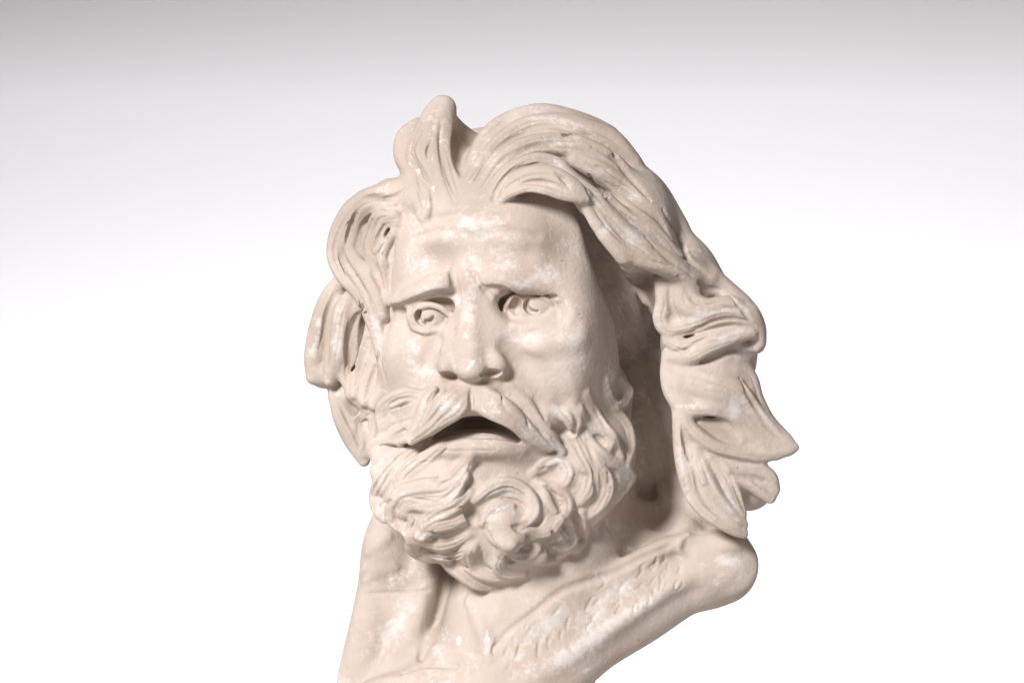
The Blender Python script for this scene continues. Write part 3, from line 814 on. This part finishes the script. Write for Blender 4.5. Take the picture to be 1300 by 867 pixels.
def plaster():
    m = bpy.data.materials.new('aged_plaster')
    nt, nd, lk, bs = nodes(m)
    tc = nd.new('ShaderNodeTexCoord')
    def noise(scale, detail, rough=0.6, dist=0.0):
        n = nd.new('ShaderNodeTexNoise'); n.inputs['Scale'].default_value = scale
        n.inputs['Detail'].default_value = detail; n.inputs['Roughness'].default_value = rough
        n.inputs['Distortion'].default_value = dist
        lk.new(tc.outputs['Object'], n.inputs['Vector']); return n
    def ramp(src, a, b, ca=(0, 0, 0, 1), cb=(1, 1, 1, 1)):
        r = nd.new('ShaderNodeValToRGB'); r.color_ramp.elements[0].position = a; r.color_ramp.elements[1].position = b
        r.color_ramp.elements[0].color = ca; r.color_ramp.elements[1].color = cb
        lk.new(src, r.inputs[0]); return r
    def mix(fac, a, b):
        x = nd.new('ShaderNodeMix'); x.data_type = 'RGBA'
        if isinstance(fac, float): x.inputs[0].default_value = fac
        else: lk.new(fac, x.inputs[0])
        for s, v in ((6, a), (7, b)):
            if isinstance(v, tuple): x.inputs[s].default_value = v
            else: lk.new(v, x.inputs[s])
        return x.outputs[2]
    def math_(op, a, b):
        x = nd.new('ShaderNodeMath'); x.operation = op
        for s, v in ((0, a), (1, b)):
            if isinstance(v, (int, float)): x.inputs[s].default_value = v
            else: lk.new(v, x.inputs[s])
        return x.outputs[0]
    tone = ramp(noise(11, 8, 0.68, 0.6).outputs[0], 0.36, 0.64, (0.52, 0.425, 0.365, 1), (0.64, 0.555, 0.50, 1))
    warm = ramp(noise(4, 3).outputs[0], 0.45, 0.7)
    c = mix(math_('MULTIPLY', warm.outputs[0], 0.6), tone.outputs[0], (0.56, 0.445, 0.375, 1))
    gr = nd.new('ShaderNodeAttribute'); gr.attribute_name = 'dark_tint'  # darker tint in hand-placed patches, broken up by noise
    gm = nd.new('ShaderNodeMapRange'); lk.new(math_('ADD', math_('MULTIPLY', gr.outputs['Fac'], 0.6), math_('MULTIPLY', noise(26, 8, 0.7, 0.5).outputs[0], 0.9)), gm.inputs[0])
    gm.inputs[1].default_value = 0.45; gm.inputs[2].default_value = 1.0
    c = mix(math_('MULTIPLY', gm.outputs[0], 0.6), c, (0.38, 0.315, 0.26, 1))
    # rubbed, whiter places: set by hand, broken up by a streaky grain
    at = nd.new('ShaderNodeAttribute'); at.attribute_name = 'wear'
    fine = noise(210, 9, 0.75, 0.5).outputs[0]
    mid = noise(34, 7, 0.7, 0.3).outputs[0]
    mp = nd.new('ShaderNodeMapping'); mp.inputs['Rotation'].default_value = (0.3, 0.9, 0.4); mp.inputs['Scale'].default_value = (120, 330, 330)
    lk.new(tc.outputs['Object'], mp.inputs['Vector'])
    sn = nd.new('ShaderNodeTexNoise'); sn.inputs['Scale'].default_value = 1.0; sn.inputs['Detail'].default_value = 5; sn.inputs['Roughness'].default_value = 0.7
    sn.inputs['Distortion'].default_value = 0.6
    lk.new(mp.outputs[0], sn.inputs['Vector'])
    fine = math_('ADD', math_('MULTIPLY', fine, 0.65), math_('MULTIPLY', sn.outputs[0], 0.35))
    w = math_('ADD', math_('MULTIPLY', at.outputs['Fac'], 0.20), math_('ADD', math_('MULTIPLY', fine, 0.9), math_('MULTIPLY', mid, 0.9)))
    wm = nd.new('ShaderNodeMapRange'); lk.new(w, wm.inputs[0]); wm.inputs[1].default_value = 0.955; wm.inputs[2].default_value = 1.11
    c = mix(math_('MULTIPLY', wm.outputs[0], 0.66), c, (0.73, 0.695, 0.665, 1))
    chip = nd.new('ShaderNodeAttribute'); chip.attribute_name = 'chip'
    cm = ramp(math_('ADD', chip.outputs['Fac'], math_('MULTIPLY', math_('SUBTRACT', noise(190, 5).outputs[0], 0.5), 2.2)), 0.55, 0.68)
    c = mix(cm.outputs[0], c, (0.70, 0.675, 0.655, 1))
    # small brown specks
    vor = nd.new('ShaderNodeTexVoronoi'); vor.inputs['Scale'].default_value = 75
    va = nd.new('ShaderNodeVectorMath'); va.operation = 'MULTIPLY_ADD'; lk.new(noise(260, 3).outputs['Color'], va.inputs[0])
    va.inputs[1].default_value = (0.007, 0.007, 0.007); lk.new(tc.outputs['Object'], va.inputs[2]); lk.new(va.outputs[0], vor.inputs['Vector'])
    sp = ramp(vor.outputs['Distance'], 0.035, 0.06, (1, 1, 1, 1), (0, 0, 0, 1))
    gate = ramp(noise(14, 2).outputs[0], 0.56, 0.62)
    c = mix(math_('MULTIPLY', sp.outputs[0], math_('MULTIPLY', gate.outputs[0], 0.7)), c, (0.25, 0.17, 0.11, 1))
    lk.new(c, bs.inputs['Base Color'])
    rr = nd.new('ShaderNodeMapRange'); lk.new(mid, rr.inputs[0])
    rr.inputs[1].default_value = 0.3; rr.inputs[2].default_value = 0.7; rr.inputs[3].default_value = 0.75; rr.inputs[4].default_value = 0.95
    lk.new(rr.outputs[0], bs.inputs['Roughness'])
    bs.inputs['Specular IOR Level'].default_value = 0.08
    bs.inputs['Subsurface Weight'].default_value = 0.0
    bmp = nd.new('ShaderNodeBump'); bmp.inputs['Strength'].default_value = 0.6; bmp.inputs['Distance'].default_value = 0.003
    hgt = math_('ADD', math_('MULTIPLY', noise(60, 6, 0.6).outputs[0], 0.7), math_('MULTIPLY', math_('SUBTRACT', 1.0, sp.outputs[0]), 0.35))
    hgt = math_('ADD', hgt, math_('MULTIPLY', noise(300, 3).outputs[0], 0.2))
    lk.new(hgt, bmp.inputs['Height']); lk.new(bmp.outputs[0], bs.inputs['Normal'])
    return m
PL = plaster()

# ---------------------------------------------------------------- wear marks and darker tint
fx = 650 + X[:, 0]/UNIT*D_CAM/(D_CAM + X[:, 1]/UNIT)          # where each point of the cast shows from the front
fy = 433 + (V_FLOOR - X[:, 2]/UNIT - 433)*D_CAM/(D_CAM + X[:, 1]/UNIT)
wear = np.zeros(len(X), f32); dark_tint = np.zeros(len(X), f32); chip = np.zeros(len(X), f32)
facing = Nw[:, 1] < 0.25
def spot(arr, x, y, rx, ry=None, a=0, amt=1.0):
    ry = ry or rx
    ca, sa = math.cos(math.radians(a)), math.sin(math.radians(a))
    dx, dy = fx-x, fy-y
    q = ((dx*ca+dy*sa)/rx)**2 + ((-dx*sa+dy*ca)/ry)**2
    np.maximum(arr, np.where(facing, amt*np.exp(-q), 0), out=arr)
for s_ in ((590, 290, 45, 22), (545, 330, 22, 30), (600, 330, 14, 26), (597, 400, 12, 40), (690, 350, 30, 14), (640, 330, 22, 14), (720, 430, 30, 10), (680, 428, 30, 10, 10),
           (650, 430, 14, 10), (520, 445, 16, 18), (540, 470, 20, 10), (545, 365, 16, 6, -20), (665, 362, 22, 4, 8), (640, 420, 12, 8), (700, 340, 10, 24, -30), (735, 420, 8, 22),
           (775, 480, 8, 22), (570, 520, 12, 12), (536, 520, 5, 20, 15), (630, 515, 16, 12), (672, 545, 12, 14, 45), (500, 515, 12, 5), (590, 600, 10, 22, 40), (575, 630, 24, 7, -30),
           (640, 625, 24, 8), (626, 650, 14, 8, -40), (706, 590, 14, 12), (515, 628, 18, 8), (560, 655, 22, 6, -10), (715, 520, 14, 8), (790, 610, 8, 14), (650, 170, 22, 5, -20),
           (720, 155, 30, 5, 10), (790, 240, 40, 8, 28), (835, 260, 26, 6, 25), (800, 300, 24, 12, 20), (770, 290, 14, 16), (905, 400, 50, 5, -12), (925, 425, 30, 5, -15), (935, 520, 24, 16, 45), (880, 515, 30, 5),
           (870, 600, 6, 40, -8), (925, 640, 8, 20, -30), (800, 775, 70, 8, -30), (720, 830, 60, 14, -30), (760, 770, 40, 14, -30), (700, 790, 40, 16, -35), (925, 710, 20, 8), (500, 790, 14, 30, 40), (520, 770, 18, 14), (560, 830, 10, 20), (620, 815, 8, 20), (430, 440, 6, 40), (480, 425, 5, 40, -10), (405, 420, 6, 30, 15)):
    spot(wear, *s_[:4], a=s_[4] if len(s_) > 4 else 0, amt=0.85)
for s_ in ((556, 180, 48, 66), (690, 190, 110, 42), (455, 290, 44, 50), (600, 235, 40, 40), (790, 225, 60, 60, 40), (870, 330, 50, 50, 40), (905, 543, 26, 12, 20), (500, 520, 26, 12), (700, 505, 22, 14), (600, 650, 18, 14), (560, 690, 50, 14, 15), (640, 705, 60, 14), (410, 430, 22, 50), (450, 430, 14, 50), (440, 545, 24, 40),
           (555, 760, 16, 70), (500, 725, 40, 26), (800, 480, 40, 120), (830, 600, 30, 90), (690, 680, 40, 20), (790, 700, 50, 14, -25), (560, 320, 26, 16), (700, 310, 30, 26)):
    spot(dark_tint, *s_[:4], a=s_[4] if len(s_) > 4 else 0, amt=1.0)
dark_tint[Nw[:, 1] > 0.1] = 0.8
for s_ in ((520, 208, 5, 3, 35), (531, 217, 6, 3, 35), (550, 240, 2.5, 6), (599, 462, 4, 8, 35), (610, 457, 3, 7), (561, 518, 3.5, 4.5), (614, 519, 3, 7, -30), (634, 525, 3, 8, -15), (622, 655, 7, 3, -40), (636, 643, 10, 4, -20), (708, 583, 10, 3, 25), (512, 676, 5, 3, 40), (535, 683, 10, 3), (785, 510, 8, 4, -20), (518, 330, 3, 10, -10), (618, 808, 4, 12), (583, 812, 5, 9), (945, 660, 4, 6, -30), (930, 636, 3, 7, -30), (745, 850, 16, 2.5, -30), (920, 428, 10, 2.5, -15)):
    spot(chip, *s_[:3], s_[3] if len(s_) > 3 else None, a=s_[4] if len(s_) > 4 else 0, amt=0.85)

# ---------------------------------------------------------------- parts
def part(name, labels, parent):
    qsel = Q[np.isin(lab[Q[:, 0]], labels)]
    used, inv = np.unique(qsel, return_inverse=True)
    q = inv.reshape(qsel.shape).astype(np.int32)
    me = bpy.data.meshes.new(name)
    me.vertices.add(len(used)); me.vertices.foreach_set('co', X[used].ravel())
    me.loops.add(q.size); me.loops.foreach_set('vertex_index', q.ravel())
    me.polygons.add(len(q))
    me.polygons.foreach_set('loop_start', np.arange(0, q.size, 4, dtype=np.int32))
    me.polygons.foreach_set('use_smooth', np.ones(len(q), dtype=bool))
    me.update(calc_edges=True)
    for an, arr in (('wear', wear), ('chip', chip), ('dark_tint', dark_tint)):
        a = me.attributes.new(an, 'FLOAT', 'POINT'); a.data.foreach_set('value', arr[used])
    me.normals_split_custom_set_from_vertices(Nw[used].tolist())
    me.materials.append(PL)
    return link(bpy.data.objects.new(name, me), parent)

bust = bpy.data.objects.new('bust', None); C.objects.link(bust)
bust.empty_display_size = 0.1
bust['label'] = 'aged cream plaster bust of an anguished bearded man with long flowing hair'
bust['category'] = 'bust'
head = part('head', [HEAD], bust)
for e in (EYEL, EYER): part('eye', [e], head)
hair = part('hair', [HAIR], bust)
part('forelock', [FORELOCK], hair)
part('side_lock', [LSIDE], hair); part('side_lock', [RSIDE], hair)
part('moustache', [MOUST], bust); part('beard', [BEARD], bust)
part('shoulder_band', [DRAPE], bust); part('mantle', [MANTLE], bust)

# socle below the cut of the picture
def lathe(name, prof, seg, parent, mat, cx, cy):
    vs, fs = [], []
    for r, z in prof:
        for i in range(seg):
            a = 2*math.pi*i/seg; vs.append((cx+r*math.cos(a), cy+r*math.sin(a), z))
    n = len(prof)
    for j in range(n-1):
        for i in range(seg):
            fs.append((j*seg+i, j*seg+(i+1) % seg, (j+1)*seg+(i+1) % seg, (j+1)*seg+i))
    fs.append(tuple(range(seg))[::-1]); fs.append(tuple(range((n-1)*seg, n*seg)))
    me = bpy.data.meshes.new(name); me.from_pydata(vs, [], fs)
    for p in me.polygons: p.use_smooth = True
    me.materials.append(mat)
    return link(bpy.data.objects.new(name, me), parent)
lathe('socle', [(r_, z_+Z_TOP) for r_, z_ in ((0.105, 0.0), (0.105, 0.02), (0.098, 0.026), (0.088, 0.036), (0.07, 0.05), (0.064, 0.07), (0.068, 0.09), (0.08, 0.1), (0.085, 0.116))], 64, bust, PL, -0.03, 0.04)

import bmesh
pm = bpy.data.materials.new('white_table_paint'); _, nd_, lk_, bs_ = nodes(pm)
nz = nd_.new('ShaderNodeTexNoise'); nz.inputs['Scale'].default_value = 30
bu = nd_.new('ShaderNodeBump'); bu.inputs['Strength'].default_value = 0.1; lk_.new(nz.outputs[0], bu.inputs['Height']); lk_.new(bu.outputs[0], bs_.inputs['Normal'])
bs_.inputs['Base Color'].default_value = (0.8, 0.79, 0.78, 1); bs_.inputs['Roughness'].default_value = 0.7
def slab(name, x0, x1, y0, y1, z0, z1, parent):
    bm = bmesh.new(); bmesh.ops.create_cube(bm, size=1.0)
    bmesh.ops.scale(bm, vec=(x1-x0, y1-y0, z1-z0), verts=bm.verts)
    bmesh.ops.translate(bm, vec=((x0+x1)/2, (y0+y1)/2, (z0+z1)/2), verts=bm.verts)
    bmesh.ops.bevel(bm, geom=bm.edges[:], offset=0.003, segments=2, affect='EDGES')
    me = bpy.data.meshes.new(name); bm.to_mesh(me); bm.free(); me.materials.append(pm)
    return link(bpy.data.objects.new(name, me), parent)
table = bpy.data.objects.new('table', None); C.objects.link(table)  # white table added out of view to bounce the key light up
table['label'] = 'unseen white table under the plaster bust, added to bounce light up'; table['category'] = 'table'
slab('table_top', -0.75, 0.75, -0.75, 0.5, Z_TOP-0.03, Z_TOP, table)
for x in (-0.72, 0.66):
    for y in (-0.72, 0.41):
        slab('leg', x, x+0.06, y, y+0.06, 0.0, Z_TOP-0.03, table)
# ---------------------------------------------------------------- backdrop
def backdrop():
    m = bpy.data.materials.new('backdrop_paper')
    nt, nd, lk, bs = nodes(m)
    tc = nd.new('ShaderNodeTexCoord'); n = nd.new('ShaderNodeTexNoise'); n.inputs['Scale'].default_value = 3
    lk.new(tc.outputs['Object'], n.inputs['Vector'])
    r = nd.new('ShaderNodeValToRGB'); r.color_ramp.elements[0].color = (0.70, 0.69, 0.705, 1); r.color_ramp.elements[1].color = (0.71, 0.70, 0.715, 1)
    lk.new(n.outputs[0], r.inputs[0]); lk.new(r.outputs[0], bs.inputs['Base Color'])
    bs.inputs['Roughness'].default_value = 0.9; bs.inputs['Specular IOR Level'].default_value = 0.1
    prof = [(-2.6, 0.0), (1.4, 0.0)]
    R = 0.8
    for i in range(1, 17):
        a = math.pi/2*i/16; prof.append((1.4+R*math.sin(a), R-R*math.cos(a)))
    prof.append((2.2, 3.2))
    vs, fs = [], []
    for y, z in prof: vs += [(-3.5, y, z), (3.5, y, z)]
    for i in range(len(prof)-1): fs.append((2*i, 2*i+1, 2*i+3, 2*i+2))
    me = bpy.data.meshes.new('backdrop'); me.from_pydata(vs, [], fs)
    for p in me.polygons: p.use_smooth = True
    me.materials.append(m)
    o = link(bpy.data.objects.new('backdrop', me)); o['kind'] = 'structure'
    return o
backdrop()

# ---------------------------------------------------------------- light
from mathutils import Vector
def area(name, loc, target, size, power, col=(1, 1, 1), sy=None, spread=math.pi):
    l = bpy.data.lights.new(name, 'AREA'); l.size = size; l.energy = power; l.color = col; l.spread = spread
    if sy: l.shape = 'RECTANGLE'; l.size_y = sy
    o = bpy.data.objects.new(name, l); C.objects.link(o)
    o.location = loc
    o.rotation_euler = (Vector(target)-Vector(loc)).to_track_quat('-Z', 'Y').to_euler()
    return o
zc = (V_FLOOR-433)*UNIT
ctr = Vector((0, 0, zc))
Ld = Vector((-0.45, -0.77, 0.45)).normalized()
area('key_light', ctr + Ld*3.2, ctr - Vector((0, 0, 0.1)), 0.75, 18.5, (1.0, 0.985, 0.985), None, math.radians(64))
area('sweep_light', (0, 0.6, 0.2), (0, 2.2, 0.7), 4.4, 47, (0.985, 0.985, 1), 0.11, math.radians(140))
# added light flag, out of view: back plate and top flap shade the upper wall
hv = []; hq = [(0.57, 0.05), (0.57, 0.30), (1.0, 0.596), (1.0, 0.600), (0.566, 0.305), (0.566, 0.05)]
for x in (-2.35, 2.35): hv += [(x, y, z) for y, z in hq]
hf = [tuple(range(6)), tuple(range(11, 5, -1))] + [(i, (i+1) % 6, (i+1) % 6+6, i+6)[::-1] for i in range(6)]
me = bpy.data.meshes.new('added_light_flag'); me.from_pydata(hv, [], hf); me.materials.append(pm)
hb = bpy.data.materials.new('white_sheet_metal'); nodes(hb)[3].inputs['Base Color'].default_value = (0.7, 0.7, 0.7, 1)
me.materials.clear(); me.materials.append(hb)
ho = link(bpy.data.objects.new('added_light_flag', me))
ho['label'] = 'added white flag, out of view, that shades the top of the backdrop'; ho['category'] = 'lamp housing'
w = bpy.data.worlds.new('World'); bpy.context.scene.world = w; w.use_nodes = True
w.node_tree.nodes['Background'].inputs[0].default_value = (1, 0.955, 0.90, 1)
w.node_tree.nodes['Background'].inputs[1].default_value = 0.22

# ---------------------------------------------------------------- camera
cam = bpy.data.cameras.new('camera'); co = bpy.data.objects.new('camera', cam); C.objects.link(co)
co.location = (0, -D_CAM*UNIT, zc); co.rotation_euler = (math.pi/2, 0, 0)
cam.sensor_width = 36; cam.lens = 36*D_CAM/1300; cam.clip_end = 50; cam.clip_start = 0.05
sc = bpy.context.scene
sc.camera = co
sc.view_settings.view_transform = 'Standard'; sc.view_settings.look = 'None'
sc.view_settings.exposure = 0; sc.view_settings.gamma = 1
